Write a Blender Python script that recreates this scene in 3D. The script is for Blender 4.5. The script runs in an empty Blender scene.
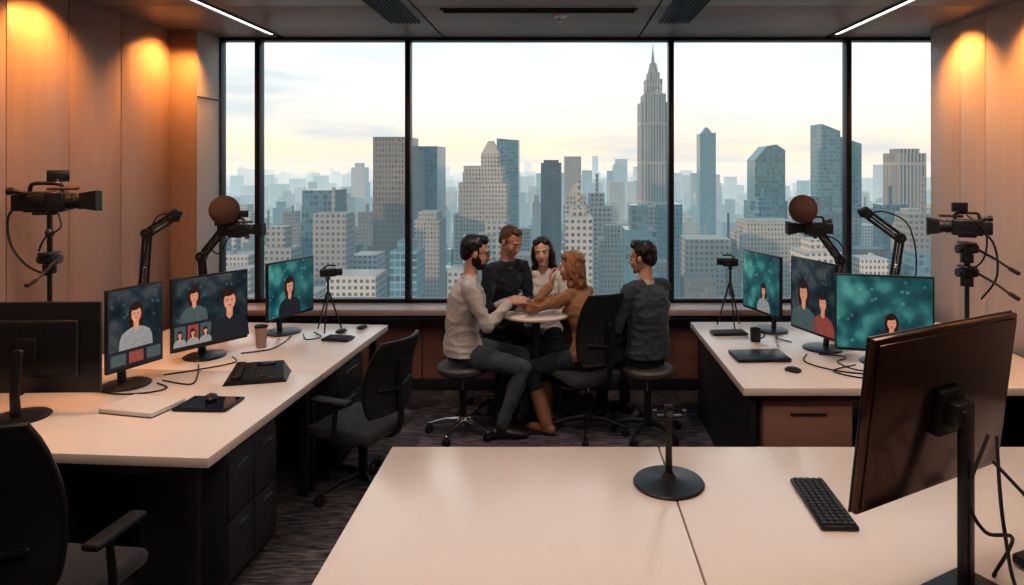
import bpy, bmesh, math, random
from mathutils import Vector, Matrix, noise
from mathutils.bvhtree import BVHTree
V=Vector
random.seed(7)
SC=bpy.context.scene
COL=SC.collection
SC.view_settings.view_transform='Standard'
try: SC.view_settings.look='Medium High Contrast'
except Exception: pass

# ------------------------------------------------------------------ materials
def nt(name):
    m=bpy.data.materials.new(name); m.use_nodes=True
    return m,m.node_tree.nodes,m.node_tree.links
def mat(name,col,rough=.5,metal=0.0,bump=0.0,bscale=40,var=.08,vscale=6,emit=0,spec=.5,sheen=0,stretch=(1,1,1)):
    m,n,l=nt(name); b=n['Principled BSDF']
    tc=n.new('ShaderNodeTexCoord'); mp=n.new('ShaderNodeMapping'); mp.inputs['Scale'].default_value=stretch
    l.new(tc.outputs['Object'],mp.inputs['Vector'])
    ns=n.new('ShaderNodeTexNoise'); ns.inputs['Scale'].default_value=vscale; ns.inputs['Detail'].default_value=4
    l.new(mp.outputs[0],ns.inputs['Vector'])
    mx=n.new('ShaderNodeMix'); mx.data_type='RGBA'
    mx.inputs['A'].default_value=tuple(max(0,c*(1-var)) for c in col)+(1,)
    mx.inputs['B'].default_value=tuple(min(1,c*(1+var)) for c in col)+(1,)
    l.new(ns.outputs['Fac'],mx.inputs['Factor']); l.new(mx.outputs['Result'],b.inputs['Base Color'])
    b.inputs['Roughness'].default_value=rough; b.inputs['Metallic'].default_value=metal
    b.inputs['Specular IOR Level'].default_value=spec
    if sheen: b.inputs['Sheen Weight'].default_value=sheen
    if emit:
        l.new(mx.outputs['Result'],b.inputs['Emission Color']); b.inputs['Emission Strength'].default_value=emit
    if bump:
        n2=n.new('ShaderNodeTexNoise'); n2.inputs['Scale'].default_value=bscale; n2.inputs['Detail'].default_value=5
        l.new(mp.outputs[0],n2.inputs['Vector'])
        bp=n.new('ShaderNodeBump'); bp.inputs['Strength'].default_value=bump; bp.inputs['Distance'].default_value=.01
        l.new(n2.outputs['Fac'],bp.inputs['Height']); l.new(bp.outputs[0],b.inputs['Normal'])
    return m
M_desk=mat('desk_laminate',(.84,.75,.69),.20,var=.02)
M_black=mat('black_plastic',(.018,.019,.022),.34,var=.2)
M_blackm=mat('matte_black',(.012,.012,.014),.6,var=.2)
M_rubber=mat('rubber_cable',(.01,.01,.011),.5)
M_dark=mat('charcoal_laminate',(.028,.030,.036),.42,var=.15)
M_dark2=mat('graphite_laminate',(.05,.052,.06),.36,var=.12)
M_chrome=mat('chrome',(.55,.55,.56),.2,1.0,var=.05)
M_steel=mat('dark_steel',(.12,.12,.13),.35,.9)
M_bronze=mat('monitor_back_bronze',(.070,.036,.024),.18,.6,var=.3,vscale=2)
M_fabric=mat('chair_fabric',(.022,.025,.032),.85,bump=.4,bscale=180,sheen=.3)
M_mesh=mat('chair_mesh',(.02,.024,.03),.7,bump=.6,bscale=300)
M_foam=mat('mic_foam',(.12,.06,.045),.95,bump=.8,bscale=120,var=.25,vscale=60)
M_white=mat('white_plastic',(.76,.73,.71),.4,var=.03)
M_paper=mat('paper',(.82,.79,.76),.7,var=.03)
M_cup=mat('paper_cup',(.45,.32,.27),.6)
M_key=mat('key_caps',(.035,.036,.04),.45)
M_lens=mat('lens_glass',(.01,.012,.03),.05,spec=1)
M_cush=mat('stool_vinyl',(.08,.075,.08),.5,var=.1)
M_wallL=mat('wood_panel_warm',(.33,.235,.205),.38,bump=.08,bscale=9,var=.14,vscale=2.2,stretch=(6,6,.5))
M_wallR=mat('wood_panel_pale',(.56,.45,.40),.42,bump=.08,bscale=9,var=.10,vscale=2.2,stretch=(6,6,.5))
M_wood=mat('walnut_panel',(.32,.16,.12),.4,bump=.08,bscale=12,var=.2,vscale=3,stretch=(.6,6,6))
M_sill=mat('sill_stone',(.48,.37,.32),.33,var=.06)
M_ceil=mat('ceiling_panel',(.26,.215,.20),.36,var=.06)
M_ceild=mat('ceiling_gap',(.02,.02,.02),.8)
M_pillar=mat('pillar_paint',(.52,.47,.44),.5,var=.05)
M_frame=mat('window_frame_metal',(.035,.036,.042),.35,.6)
M_light=mat('led_strip',(1,.86,.74),.5,emit=4,var=0)
M_box=mat('walnut_pedestal',(.44,.26,.20),.45,var=.12,vscale=3,stretch=(1,1,8))
M_back=mat('wall_paint_back',(.38,.28,.24),.7)

def carpet():
    m,n,l=nt('carpet_tiles'); b=n['Principled BSDF']; b.inputs['Roughness'].default_value=.95
    g=n.new('ShaderNodeNewGeometry')
    mp=n.new('ShaderNodeMapping'); mp.inputs['Scale'].default_value=(9,46,1); l.new(g.outputs['Position'],mp.inputs[0])
    a=n.new('ShaderNodeTexNoise'); a.inputs['Scale'].default_value=1; a.inputs['Detail'].default_value=6; l.new(mp.outputs[0],a.inputs['Vector'])
    r=n.new('ShaderNodeValToRGB'); r.color_ramp.elements[0].position=.38; r.color_ramp.elements[1].position=.66
    r.color_ramp.elements[0].color=(.040,.036,.046,1); r.color_ramp.elements[1].color=(.21,.185,.20,1)
    l.new(a.outputs['Fac'],r.inputs[0])
    ck=n.new('ShaderNodeTexChecker'); ck.inputs['Scale'].default_value=2; ck.inputs[1].default_value=(1,1,1,1); ck.inputs[2].default_value=(.72,.72,.76,1); l.new(g.outputs['Position'],ck.inputs['Vector'])
    mu=n.new('ShaderNodeMix'); mu.data_type='RGBA'; mu.blend_type='MULTIPLY'; mu.inputs['Factor'].default_value=1; l.new(r.outputs[0],mu.inputs['A']); l.new(ck.outputs[0],mu.inputs['B'])
    l.new(mu.outputs['Result'],b.inputs['Base Color'])
    bp=n.new('ShaderNodeBump'); bp.inputs['Strength'].default_value=.5; bp.inputs['Distance'].default_value=.01
    l.new(a.outputs['Fac'],bp.inputs['Height']); l.new(bp.outputs[0],b.inputs['Normal'])
    return m
M_carpet=carpet()
def glass():
    m,n,l=nt('window_glass'); n.remove(n['Principled BSDF'])
    t=n.new('ShaderNodeBsdfTransparent'); t.inputs[0].default_value=(.97,.985,.985,1)
    g=n.new('ShaderNodeBsdfGlossy'); g.inputs['Roughness'].default_value=.02
    mx=n.new('ShaderNodeMixShader')
    ns=n.new('ShaderNodeTexNoise'); ns.inputs['Scale'].default_value=.6
    mr=n.new('ShaderNodeMapRange'); mr.inputs['To Min'].default_value=.004; mr.inputs['To Max'].default_value=.012
    l.new(ns.outputs['Fac'],mr.inputs['Value']); l.new(mr.outputs[0],mx.inputs[0])
    l.new(t.outputs[0],mx.inputs[1]); l.new(g.outputs[0],mx.inputs[2]); l.new(mx.outputs[0],n['Material Output'].inputs[0])
    return m
M_glass=glass()
def screenmat(name,c1,c2,c3,strength=1.0,sc=7,dots=.2):
    m,n,l=nt(name); b=n['Principled BSDF']
    tc=n.new('ShaderNodeTexCoord')
    a=n.new('ShaderNodeTexNoise'); a.inputs['Scale'].default_value=sc; a.inputs['Detail'].default_value=1.5; l.new(tc.outputs['Object'],a.inputs['Vector'])
    r=n.new('ShaderNodeValToRGB'); e=r.color_ramp.elements
    e[0].position=.36; e[0].color=c1+(1,); e[1].position=.72; e[1].color=c3+(1,)
    k=e.new(.54); k.color=c2+(1,)
    l.new(a.outputs['Fac'],r.inputs[0])
    vo=n.new('ShaderNodeTexVoronoi'); vo.inputs['Scale'].default_value=16; l.new(tc.outputs['Object'],vo.inputs['Vector'])
    mr=n.new('ShaderNodeMapRange'); mr.inputs['From Min'].default_value=.12; mr.inputs['From Max'].default_value=.2; mr.inputs['To Min'].default_value=dots; mr.inputs['To Max'].default_value=0
    l.new(vo.outputs['Distance'],mr.inputs['Value'])
    mx=n.new('ShaderNodeMix'); mx.data_type='RGBA'; l.new(mr.outputs[0],mx.inputs['Factor']); l.new(r.outputs[0],mx.inputs['A']); mx.inputs['B'].default_value=(.25,.55,.48,1)
    b.inputs['Base Color'].default_value=(.01,.01,.012,1); b.inputs['Roughness'].default_value=.25
    l.new(mx.outputs['Result'],b.inputs['Emission Color']); b.inputs['Emission Strength'].default_value=strength
    return m
M_scrT=screenmat('screen_picture_teal',(.003,.026,.034),(.008,.072,.078),(.06,.22,.19),1.15)
M_scrN=screenmat('screen_picture_navy',(.004,.010,.015),(.012,.026,.034),(.05,.055,.06),1.1,11,.10)
def em(name,c,s=1.0): return mat(name,c,.5,emit=s,var=.35,vscale=40)
M_sskin=em('screen_skin',(.40,.20,.13),.9); M_shair=em('screen_hair',(.024,.011,.008),.5)
M_sshirt=em('screen_shirt',(.20,.215,.22),.8); M_sdark=em('screen_suit',(.012,.018,.028),.5); M_sred=em('screen_red',(.19,.05,.04),.8); M_sgray=em('screen_ui',(.05,.08,.085),.8)

# ------------------------------------------------------------------ geometry helpers
def frames(pts,side=None):
    n=len(pts); T=[]
    for i in range(n):
        a=pts[max(0,i-1)]; b=pts[min(n-1,i+1)]; t=(b-a)
        T.append(t.normalized() if t.length>1e-9 else V((0,0,1)))
    A=[]; ref=V(side) if side is not None else None
    prev=None
    for t in T:
        if ref is not None: a=ref-t*ref.dot(t)
        elif prev is not None: a=prev-t*prev.dot(t)
        else:
            q=V((0,0,1)) if abs(t.z)<.9 else V((1,0,0)); a=q-t*q.dot(t)
        if a.length<1e-5:
            q=V((0,1,0)); a=q-t*q.dot(t)
        a.normalize(); A.append(a); prev=a
    return T,A
def loft(pts,rad,side=None,segs=14,round_caps=True):
    pts=[V(p) for p in pts]; rad=[(r,r) if not isinstance(r,tuple) else r for r in rad]
    T,A=frames(pts,side)
    rings=[]
    def ring(c,t,a,ra,rb):
        b=t.cross(a)
        return [c+a*(ra*math.cos(2*math.pi*k/segs))+b*(rb*math.sin(2*math.pi*k/segs)) for k in range(segs)]
    if round_caps:
        m=min(rad[0])
        for f in (.97,.75,.4): 
            q=math.sqrt(1-f*f); rings.append(ring(pts[0]-T[0]*m*f,T[0],A[0],rad[0][0]*q,rad[0][1]*q))
    for p,t,a,r in zip(pts,T,A,rad): rings.append(ring(p,t,a,r[0],r[1]))
    if round_caps:
        m=min(rad[-1])
        for f in (.4,.75,.97):
            q=math.sqrt(1-f*f); rings.append(ring(pts[-1]+T[-1]*m*f,T[-1],A[-1],rad[-1][0]*q,rad[-1][1]*q))
    vs=[v for r in rings for v in r]; fs=[]
    for i in range(len(rings)-1):
        for k in range(segs):
            k2=(k+1)%segs
            fs.append((i*segs+k,i*segs+k2,(i+1)*segs+k2,(i+1)*segs+k))
    fs.append(tuple(reversed(range(segs)))); L=(len(rings)-1)*segs; fs.append(tuple(range(L,L+segs)))
    return vs,fs
def ellipsoid(c,r,R=None,u=20,w=12):
    vs=[];fs=[]
    c=V(c)
    for i in range(w+1):
        ph=math.pi*i/w
        for j in range(u):
            th=2*math.pi*j/u
            p=V((r[0]*math.sin(ph)*math.cos(th),r[1]*math.sin(ph)*math.sin(th),r[2]*math.cos(ph)))
            if i in(0,w): p=V((r[0]*.02*math.cos(th),r[1]*.02*math.sin(th),r[2]*math.cos(ph)))
            if R is not None: p=R@p
            vs.append(c+p)
    for i in range(w):
        for j in range(u):
            fs.append((i*u+j,(i+1)*u+j,(i+1)*u+(j+1)%u,i*u+(j+1)%u))
    fs.append(tuple(range(u))); fs.append(tuple(reversed(range(w*u,w*u+u))))
    return vs,fs
def catmull(pts,k=6):
    pts=[V(p) for p in pts]; P=[pts[0]]+pts+[pts[-1]]; out=[]
    for i in range(1,len(P)-2):
        for j in range(k):
            t=j/k; a,b,c,d=P[i-1],P[i],P[i+1],P[i+2]
            out.append(.5*((2*b)+(-a+c)*t+(2*a-5*b+4*c-d)*t*t+(-a+3*b-3*c+d)*t**3))
    out.append(pts[-1]); return out
def rinterp(rr,k):
    rr=[(r,r) if not isinstance(r,tuple) else r for r in rr]; out=[]
    for a,c in zip(rr[:-1],rr[1:]):
        for j in range(k):
            t=j/k; out.append((a[0]*(1-t)+c[0]*t,a[1]*(1-t)+c[1]*t))
    out.append(rr[-1]); return out

class MB:
    def __init__(s): s.v=[];s.f=[];s.m=[];s.mats=[];s.M=Matrix.Identity(4)
    def raw(s,vs,fs,mt,M=None):
        if mt not in s.mats: s.mats.append(mt)
        i=s.mats.index(mt); o=len(s.v); MM=s.M@M if M is not None else s.M
        s.v+= [MM@V(p) for p in vs]; s.f+=[tuple(o+k for k in f) for f in fs]; s.m+=[i]*len(fs)
    def box(s,c,size,mt,rot=(0,0,0),bev=.004,segs=2):
        b=bmesh.new(); bmesh.ops.create_cube(b,size=1); 
        bmesh.ops.scale(b,vec=V(size),verts=b.verts)
        if bev>0:
            bv=min(bev,min(size)*.45); bmesh.ops.bevel(b,geom=b.edges[:],offset=bv,segments=segs,affect='EDGES',profile=.5)
        b.verts.ensure_lookup_table(); b.verts.index_update()
        from mathutils import Euler
        M=Matrix.Translation(V(c))@Euler(rot).to_matrix().to_4x4()
        s.raw([v.co.copy() for v in b.verts],[tuple(v.index for v in f.verts) for f in b.faces],mt,M); b.free()
    def tube(s,pts,r,mt,segs=10,caps=True,smooth=0,side=None):
        if isinstance(r,list) and smooth: r=rinterp(r,smooth)
        if smooth: pts=catmull(pts,smooth)
        rr=r if isinstance(r,list) else [r]*len(pts)
        s.raw(*loft(pts,rr,side,segs,caps),mt)
    def cyl(s,a,b,r,mt,segs=20,r2=None):
        s.raw(*loft([V(a),V(b)],[r,r if r2 is None else r2],None,segs,False),mt)
    def ell(s,c,r,mt,R=None,u=20,w=12): s.raw(*ellipsoid(c,r,R,u,w),mt)
    def lathe(s,prof,mt,c=(0,0,0),segs=32,axis=None):
        vs=[];fs=[];n=len(prof)
        for r,z in prof:
            for k in range(segs):
                a=2*math.pi*k/segs; vs.append(V((r*math.cos(a),r*math.sin(a),z)))
        for i in range(n-1):
            for k in range(segs):
                k2=(k+1)%segs; fs.append((i*segs+k,i*segs+k2,(i+1)*segs+k2,(i+1)*segs+k))
        fs.append(tuple(reversed(range(segs)))); fs.append(tuple(range((n-1)*segs,n*segs)))
        M=Matrix.Translation(V(c))
        if axis is not None: M=M@V(axis).to_track_quat('Z','Y').to_matrix().to_4x4()
        s.raw(vs,fs,mt,M)
    def done(s,name,loc=(0,0,0),rz=0,ang=35,parent=None):
        me=bpy.data.meshes.new(name); me.from_pydata([tuple(p) for p in s.v],[],s.f)
        for m in s.mats: me.materials.append(m)
        me.polygons.foreach_set('material_index',s.m)
        b=bmesh.new(); b.from_mesh(me); bmesh.ops.recalc_face_normals(b,faces=b.faces); b.to_mesh(me); b.free()
        me.polygons.foreach_set('use_smooth',[True]*len(me.polygons)); me.set_sharp_from_angle(angle=math.radians(ang))
        o=bpy.data.objects.new(name,me); COL.objects.link(o); o.location=loc; o.rotation_euler=(0,0,rz)
        if parent: o.parent=parent
        return o

# ------------------------------------------------------------------ room
CZ=3.07
b=MB(); b.box((.15,2.25,-.05),(7.6,7.7,.1),M_carpet,bev=0); b.done('floor')
b=MB()
b.box((.15,2.25,CZ+.06),(7.6,7.7,.1),M_ceild,bev=0)
for x0,x1 in [(-3.25,-2.47),(-2.41,-1.02),(-1.01,.68),(.69,2.31),(2.37,3.45)]:
    y=-1.55
    while y<6.0:
        y1=min(y+1.26,6.06); b.box(((x0+x1)/2,(y+y1)/2,CZ+.01),(x1-x0-.006,y1-y-.006,.02),M_ceil,bev=.002); y+=1.26
b.done('ceiling')
for x in (-2.44,2.34):
    b=MB(); b.box((x,3.6,CZ+.003),(.045,4.4,.012),M_light,bev=.001); b.box((x-.03,3.6,CZ-.002),(.012,4.44,.02),M_frame,bev=.001); b.box((x+.03,3.6,CZ-.002),(.012,4.44,.02),M_frame,bev=.001)
    b.done('ceiling_linear_light')
for x,y,lx,ly in ((-1.2,4.75,.24,1.1),(.88,4.75,.24,1.1),(-.15,4.86,1.4,.10)):
    b=MB(); b.box((x,y,CZ-.004),(lx,ly,.012),M_frame,bev=.002)
    if ly>lx:
        k=int(lx/.03)
        for i in range(k): b.box((x-lx/2+.02+i*.03,y,CZ-.012),(.008,ly-.04,.012),M_blackm,rot=(0,.5,0),bev=0)
    else:
        for i in range(3): b.box((x,y-.03+i*.03,CZ-.012),(lx-.04,.008,.012),M_blackm,bev=0)
    b.done('air_vent')
b=MB(); b.lathe([(.05,0),(.05,-.012),(.012,-.02),(.012,-.045),(.02,-.05)],M_white,(.0,5.05,CZ)); b.done('fire_sprinkler')
b=MB(); b.box((-3.29,2.05,CZ/2),(.14,7.2,CZ),M_blackm,bev=0)
ed=[-1.5,-1.0,-.5,0,.5,1.0,1.5,2,2.5,2.95,3.45,3.94,4.44,4.97,5.6]
for a,c in zip(ed[:-1],ed[1:]): b.box((-3.21,(a+c)/2,CZ/2),(.03,c-a-.008,CZ),M_wallL,bev=.002)
b.done('wall_left')
b=MB(); b.box((-3.18,5.83,CZ/2),(.4,.46,CZ),M_wallL,bev=.004); b.box((-2.985,5.83,CZ/2),(.012,.45,CZ-.01),M_pillar,bev=.002)
b.box((-2.975,5.83,2.52),(.01,.45,.012),M_frame,bev=0); b.done('wall_pillar')
b=MB(); b.box((3.2,2.05,CZ/2),(.2,7.18,CZ),M_blackm,bev=0)
ed=[-1.5,-1,-.5,0,.5,1,1.5,2,2.5,3,3.5,4.0,4.45,4.93,5.24,5.64]
for a,c in zip(ed[:-1],ed[1:]): b.box((3.085,(a+c)/2,CZ/2),(.03,c-a-.007,CZ),M_wallR,bev=.002)
b.box((3.2,5.645,CZ/2),(.26,.02,CZ),M_wallR,bev=.002); b.box((3.42,5.83,CZ/2),(.2,.5,CZ),M_wallR,bev=0)
b.done('wall_right')
b=MB(); b.box((.1,-1.56,CZ/2),(7,.12,CZ),M_back,bev=0); b.done('wall_back')
b=MB(); b.box((.15,6.06,.35),(7.2,.22,.70),M_wood,bev=.003)
for x in (-2.2,-1.2,-.2,.8,1.8,2.8): b.box((x,5.948,.36),(.006,.01,.6),M_blackm,bev=0)
b.done('wall_far')
b=MB(); b.box((.15,5.9,.725),(6.55,.42,.05),M_sill,bev=.006); b.box((.15,5.86,.68),(6.5,.3,.04),M_dark,bev=.003); b.done('window_sill')
b=MB(); b.box((.1,5.935,.05),(6.3,.02,.1),M_dark,bev=.003); b.done('baseboard_far')
WX=[-2.985,-2.65,-1.335,.975,2.53,3.32]
b=MB()
for i,x in enumerate(WX):
    w=.035 if i in(0,5) else .045
    b.box((x,6.02,1.9),(w,.10,2.34),M_frame,bev=.004)
b.box((.15,6.02,3.06),(6.5,.12,.03),M_frame,bev=.004); b.box((.15,6.02,.765),(6.5,.10,.035),M_frame,bev=.004)
b.done('window_frame')
for i in range(5):
    b=MB(); b.box(((WX[i]+WX[i+1])/2,6.03,1.91),(WX[i+1]-WX[i]-.04,.01,2.27),M_glass,bev=0); b.done('window_%d'%(i+1))

# ------------------------------------------------------------------ city
def citymat(name,base,win,vert=3.2,horiz=3.6,gloss=.4,usetone=True,wv=.55,wh=.5,L=4800,lit=0):
    m,n,l=nt(name); b=n['Principled BSDF']; b.inputs['Roughness'].default_value=gloss
    g=n.new('ShaderNodeNewGeometry'); sp=n.new('ShaderNodeSeparateXYZ'); l.new(g.outputs['Position'],sp.inputs[0])
    sn=n.new('ShaderNodeSeparateXYZ'); l.new(g.outputs['Normal'],sn.inputs[0])
    def ma(op,a,b_=None):
        x=n.new('ShaderNodeMath'); x.operation=op
        for i,q in enumerate((a,b_)):
            if q is None: continue
            if isinstance(q,(int,float)): x.inputs[i].default_value=q
            else: l.new(q,x.inputs[i])
        return x.outputs[0]
    h=ma('ADD',sp.outputs[0],sp.outputs[1])
    fz=ma('FRACT',ma('DIVIDE',sp.outputs[2],horiz)); fh=ma('FRACT',ma('DIVIDE',h,vert))
    w=ma('MULTIPLY',ma('LESS_THAN',fz,wh),ma('LESS_THAN',fh,wv))
    w=ma('MULTIPLY',w,ma('LESS_THAN',sn.outputs[2],.5))
    ns=n.new('ShaderNodeTexNoise'); ns.inputs['Scale'].default_value=.03; ns.inputs['Detail'].default_value=4; l.new(g.outputs['Position'],ns.inputs['Vector'])
    at=n.new('ShaderNodeAttribute'); at.attribute_name='tone'
    hs=n.new('ShaderNodeHueSaturation'); hs.inputs['Color'].default_value=base+(1,)
    val=ma('ADD',ma('MULTIPLY',at.outputs['Fac'],1.9),.2) if usetone else ma('ADD',ns.outputs['Fac'],.5)
    l.new(val,hs.inputs['Value'])
    mx=n.new('ShaderNodeMix'); mx.data_type='RGBA'; l.new(w,mx.inputs['Factor']); l.new(hs.outputs[0],mx.inputs['A'])
    wn=n.new('ShaderNodeTexWhiteNoise'); cb=n.new('ShaderNodeCombineXYZ'); l.new(ma('FLOOR',ma('DIVIDE',h,vert)),cb.inputs[0]); l.new(ma('FLOOR',ma('DIVIDE',sp.outputs[2],horiz)),cb.inputs[1]); l.new(cb.outputs[0],wn.inputs['Vector'])
    hw=n.new('ShaderNodeHueSaturation'); hw.inputs['Color'].default_value=win+(1,); l.new(ma('ADD',ma('MULTIPLY',wn.outputs['Value'],1.5),.35),hw.inputs['Value']); l.new(hw.outputs[0],mx.inputs['B'])
    l.new(mx.outputs['Result'],b.inputs['Base Color'])
    # aerial haze painted into the surface as emission, thicker far off and low down
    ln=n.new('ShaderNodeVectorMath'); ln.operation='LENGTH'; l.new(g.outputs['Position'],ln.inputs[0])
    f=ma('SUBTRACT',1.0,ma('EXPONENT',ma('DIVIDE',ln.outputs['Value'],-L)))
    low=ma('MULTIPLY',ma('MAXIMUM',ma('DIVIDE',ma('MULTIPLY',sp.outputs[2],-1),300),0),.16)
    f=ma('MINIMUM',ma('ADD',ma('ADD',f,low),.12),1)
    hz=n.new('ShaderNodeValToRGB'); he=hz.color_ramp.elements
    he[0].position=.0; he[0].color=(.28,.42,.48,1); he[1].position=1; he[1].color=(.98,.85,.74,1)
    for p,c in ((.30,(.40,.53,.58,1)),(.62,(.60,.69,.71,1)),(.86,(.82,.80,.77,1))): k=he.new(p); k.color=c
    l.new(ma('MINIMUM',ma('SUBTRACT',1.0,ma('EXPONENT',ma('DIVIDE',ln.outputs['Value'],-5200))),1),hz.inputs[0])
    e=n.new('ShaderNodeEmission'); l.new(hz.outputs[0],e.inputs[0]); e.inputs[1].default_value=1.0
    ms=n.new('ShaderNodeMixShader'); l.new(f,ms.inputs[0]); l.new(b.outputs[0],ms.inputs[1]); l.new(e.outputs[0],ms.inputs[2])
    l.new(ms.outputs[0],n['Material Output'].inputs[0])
    return m
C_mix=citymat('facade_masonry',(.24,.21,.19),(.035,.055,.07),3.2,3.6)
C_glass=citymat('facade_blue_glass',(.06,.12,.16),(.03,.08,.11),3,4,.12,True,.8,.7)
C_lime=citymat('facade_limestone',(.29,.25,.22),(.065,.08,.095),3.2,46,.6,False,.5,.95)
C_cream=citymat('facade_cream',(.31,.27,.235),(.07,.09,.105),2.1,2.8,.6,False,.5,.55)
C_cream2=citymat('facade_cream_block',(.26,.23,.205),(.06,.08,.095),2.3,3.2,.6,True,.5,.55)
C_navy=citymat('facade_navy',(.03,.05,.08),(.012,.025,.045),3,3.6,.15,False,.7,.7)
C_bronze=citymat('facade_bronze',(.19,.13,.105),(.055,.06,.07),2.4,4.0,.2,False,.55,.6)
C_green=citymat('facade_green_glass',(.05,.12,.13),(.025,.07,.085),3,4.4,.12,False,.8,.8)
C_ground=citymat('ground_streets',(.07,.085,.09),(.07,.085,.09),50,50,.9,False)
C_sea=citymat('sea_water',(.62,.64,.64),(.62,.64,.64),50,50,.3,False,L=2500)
GZ=-300.0
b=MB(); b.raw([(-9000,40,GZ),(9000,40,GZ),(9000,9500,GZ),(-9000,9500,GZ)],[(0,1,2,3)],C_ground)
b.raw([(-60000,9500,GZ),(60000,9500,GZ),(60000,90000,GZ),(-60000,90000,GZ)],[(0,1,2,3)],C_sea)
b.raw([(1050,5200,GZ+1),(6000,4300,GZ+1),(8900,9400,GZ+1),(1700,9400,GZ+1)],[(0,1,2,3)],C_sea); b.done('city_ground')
class City:
    def __init__(s): s.v=[];s.f=[];s.t=[];s.m=[]
    def box(s,x0,x1,y0,y1,z1,t,m=0,z0=GZ,top=None):
        o=len(s.v); zt=[z1]*4 if top is None else top
        s.v+=[(x0,y0,z0),(x1,y0,z0),(x1,y1,z0),(x0,y1,z0),(x0,y0,zt[0]),(x1,y0,zt[1]),(x1,y1,zt[2]),(x0,y1,zt[3])]
        for f in ((0,1,5,4),(1,2,6,5),(2,3,7,6),(3,0,4,7),(4,5,6,7)): s.f.append(tuple(o+k for k in f)); s.t.append(t); s.m.append(m)
    def pyr(s,x0,x1,y0,y1,z0,z1,t,m=0,k=0.02):
        o=len(s.v); cx=(x0+x1)/2; cy=(y0+y1)/2; w=(x1-x0)*k; d=(y1-y0)*k
        s.v+=[(x0,y0,z0),(x1,y0,z0),(x1,y1,z0),(x0,y1,z0),(cx-w,cy-d,z1),(cx+w,cy-d,z1),(cx+w,cy+d,z1),(cx-w,cy+d,z1)]
        for f in ((0,1,5,4),(1,2,6,5),(2,3,7,6),(3,0,4,7),(4,5,6,7)): s.f.append(tuple(o+k2 for k2 in f)); s.t.append(t); s.m.append(m)
    def done(s,name,mats):
        me=bpy.data.meshes.new(name); me.from_pydata(s.v,[],s.f)
        for m in mats: me.materials.append(m)
        me.polygons.foreach_set('material_index',s.m)
        a=me.attributes.new('tone','FLOAT','FACE'); a.data.foreach_set('value',s.t)
        o=bpy.data.objects.new(name,me); COL.objects.link(o); return o
rng=random.Random(11)
TW=[]
def tower(name,m,parts):
    c=City()
    for q in parts:
        if q[0]=='p': c.pyr(*q[1:7],.5,0,q[7] if len(q)>7 else .02)
        elif q[0]=='s': c.box(*q[1:5],0,.5,0,GZ,top=q[5])
        else: c.box(*q[:5],.5,0,q[5] if len(q)>5 else GZ)
    c.done(name,[m]); xs=[v[0] for v in c.v]; ys=[v[1] for v in c.v]; TW.append((min(xs)-6,max(xs)+6,min(ys)-8,max(ys)+8))
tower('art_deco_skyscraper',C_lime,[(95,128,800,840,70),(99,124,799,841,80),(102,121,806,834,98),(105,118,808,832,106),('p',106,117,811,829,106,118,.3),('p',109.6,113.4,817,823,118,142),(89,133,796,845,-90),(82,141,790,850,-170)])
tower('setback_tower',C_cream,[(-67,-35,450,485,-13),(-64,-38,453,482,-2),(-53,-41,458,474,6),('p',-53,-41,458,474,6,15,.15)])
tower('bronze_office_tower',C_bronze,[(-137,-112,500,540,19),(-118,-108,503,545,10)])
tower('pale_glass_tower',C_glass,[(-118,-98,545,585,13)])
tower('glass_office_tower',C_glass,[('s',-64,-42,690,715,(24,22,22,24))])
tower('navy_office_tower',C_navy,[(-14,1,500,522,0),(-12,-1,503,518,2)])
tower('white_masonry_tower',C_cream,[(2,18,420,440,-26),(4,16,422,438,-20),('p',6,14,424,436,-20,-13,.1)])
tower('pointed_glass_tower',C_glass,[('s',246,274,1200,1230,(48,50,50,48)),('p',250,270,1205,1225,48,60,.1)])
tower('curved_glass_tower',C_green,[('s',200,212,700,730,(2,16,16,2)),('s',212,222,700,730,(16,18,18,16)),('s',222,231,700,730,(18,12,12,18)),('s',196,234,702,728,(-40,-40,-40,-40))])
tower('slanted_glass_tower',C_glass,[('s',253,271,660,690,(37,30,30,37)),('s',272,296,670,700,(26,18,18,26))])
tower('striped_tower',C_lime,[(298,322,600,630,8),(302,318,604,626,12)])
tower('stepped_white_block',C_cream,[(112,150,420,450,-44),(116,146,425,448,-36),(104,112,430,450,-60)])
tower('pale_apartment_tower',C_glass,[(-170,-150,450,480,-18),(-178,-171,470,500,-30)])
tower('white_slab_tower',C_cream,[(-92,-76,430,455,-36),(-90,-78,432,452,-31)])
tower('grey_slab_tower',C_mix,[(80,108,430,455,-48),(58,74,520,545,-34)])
city=City()
def clear(x0,x1,y0,y1): return all(x1<a or x0>c or y1<d or y0>e for a,c,d,e in TW)
def water(x,y): return y>4700 and x>.19*y
y=370
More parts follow.
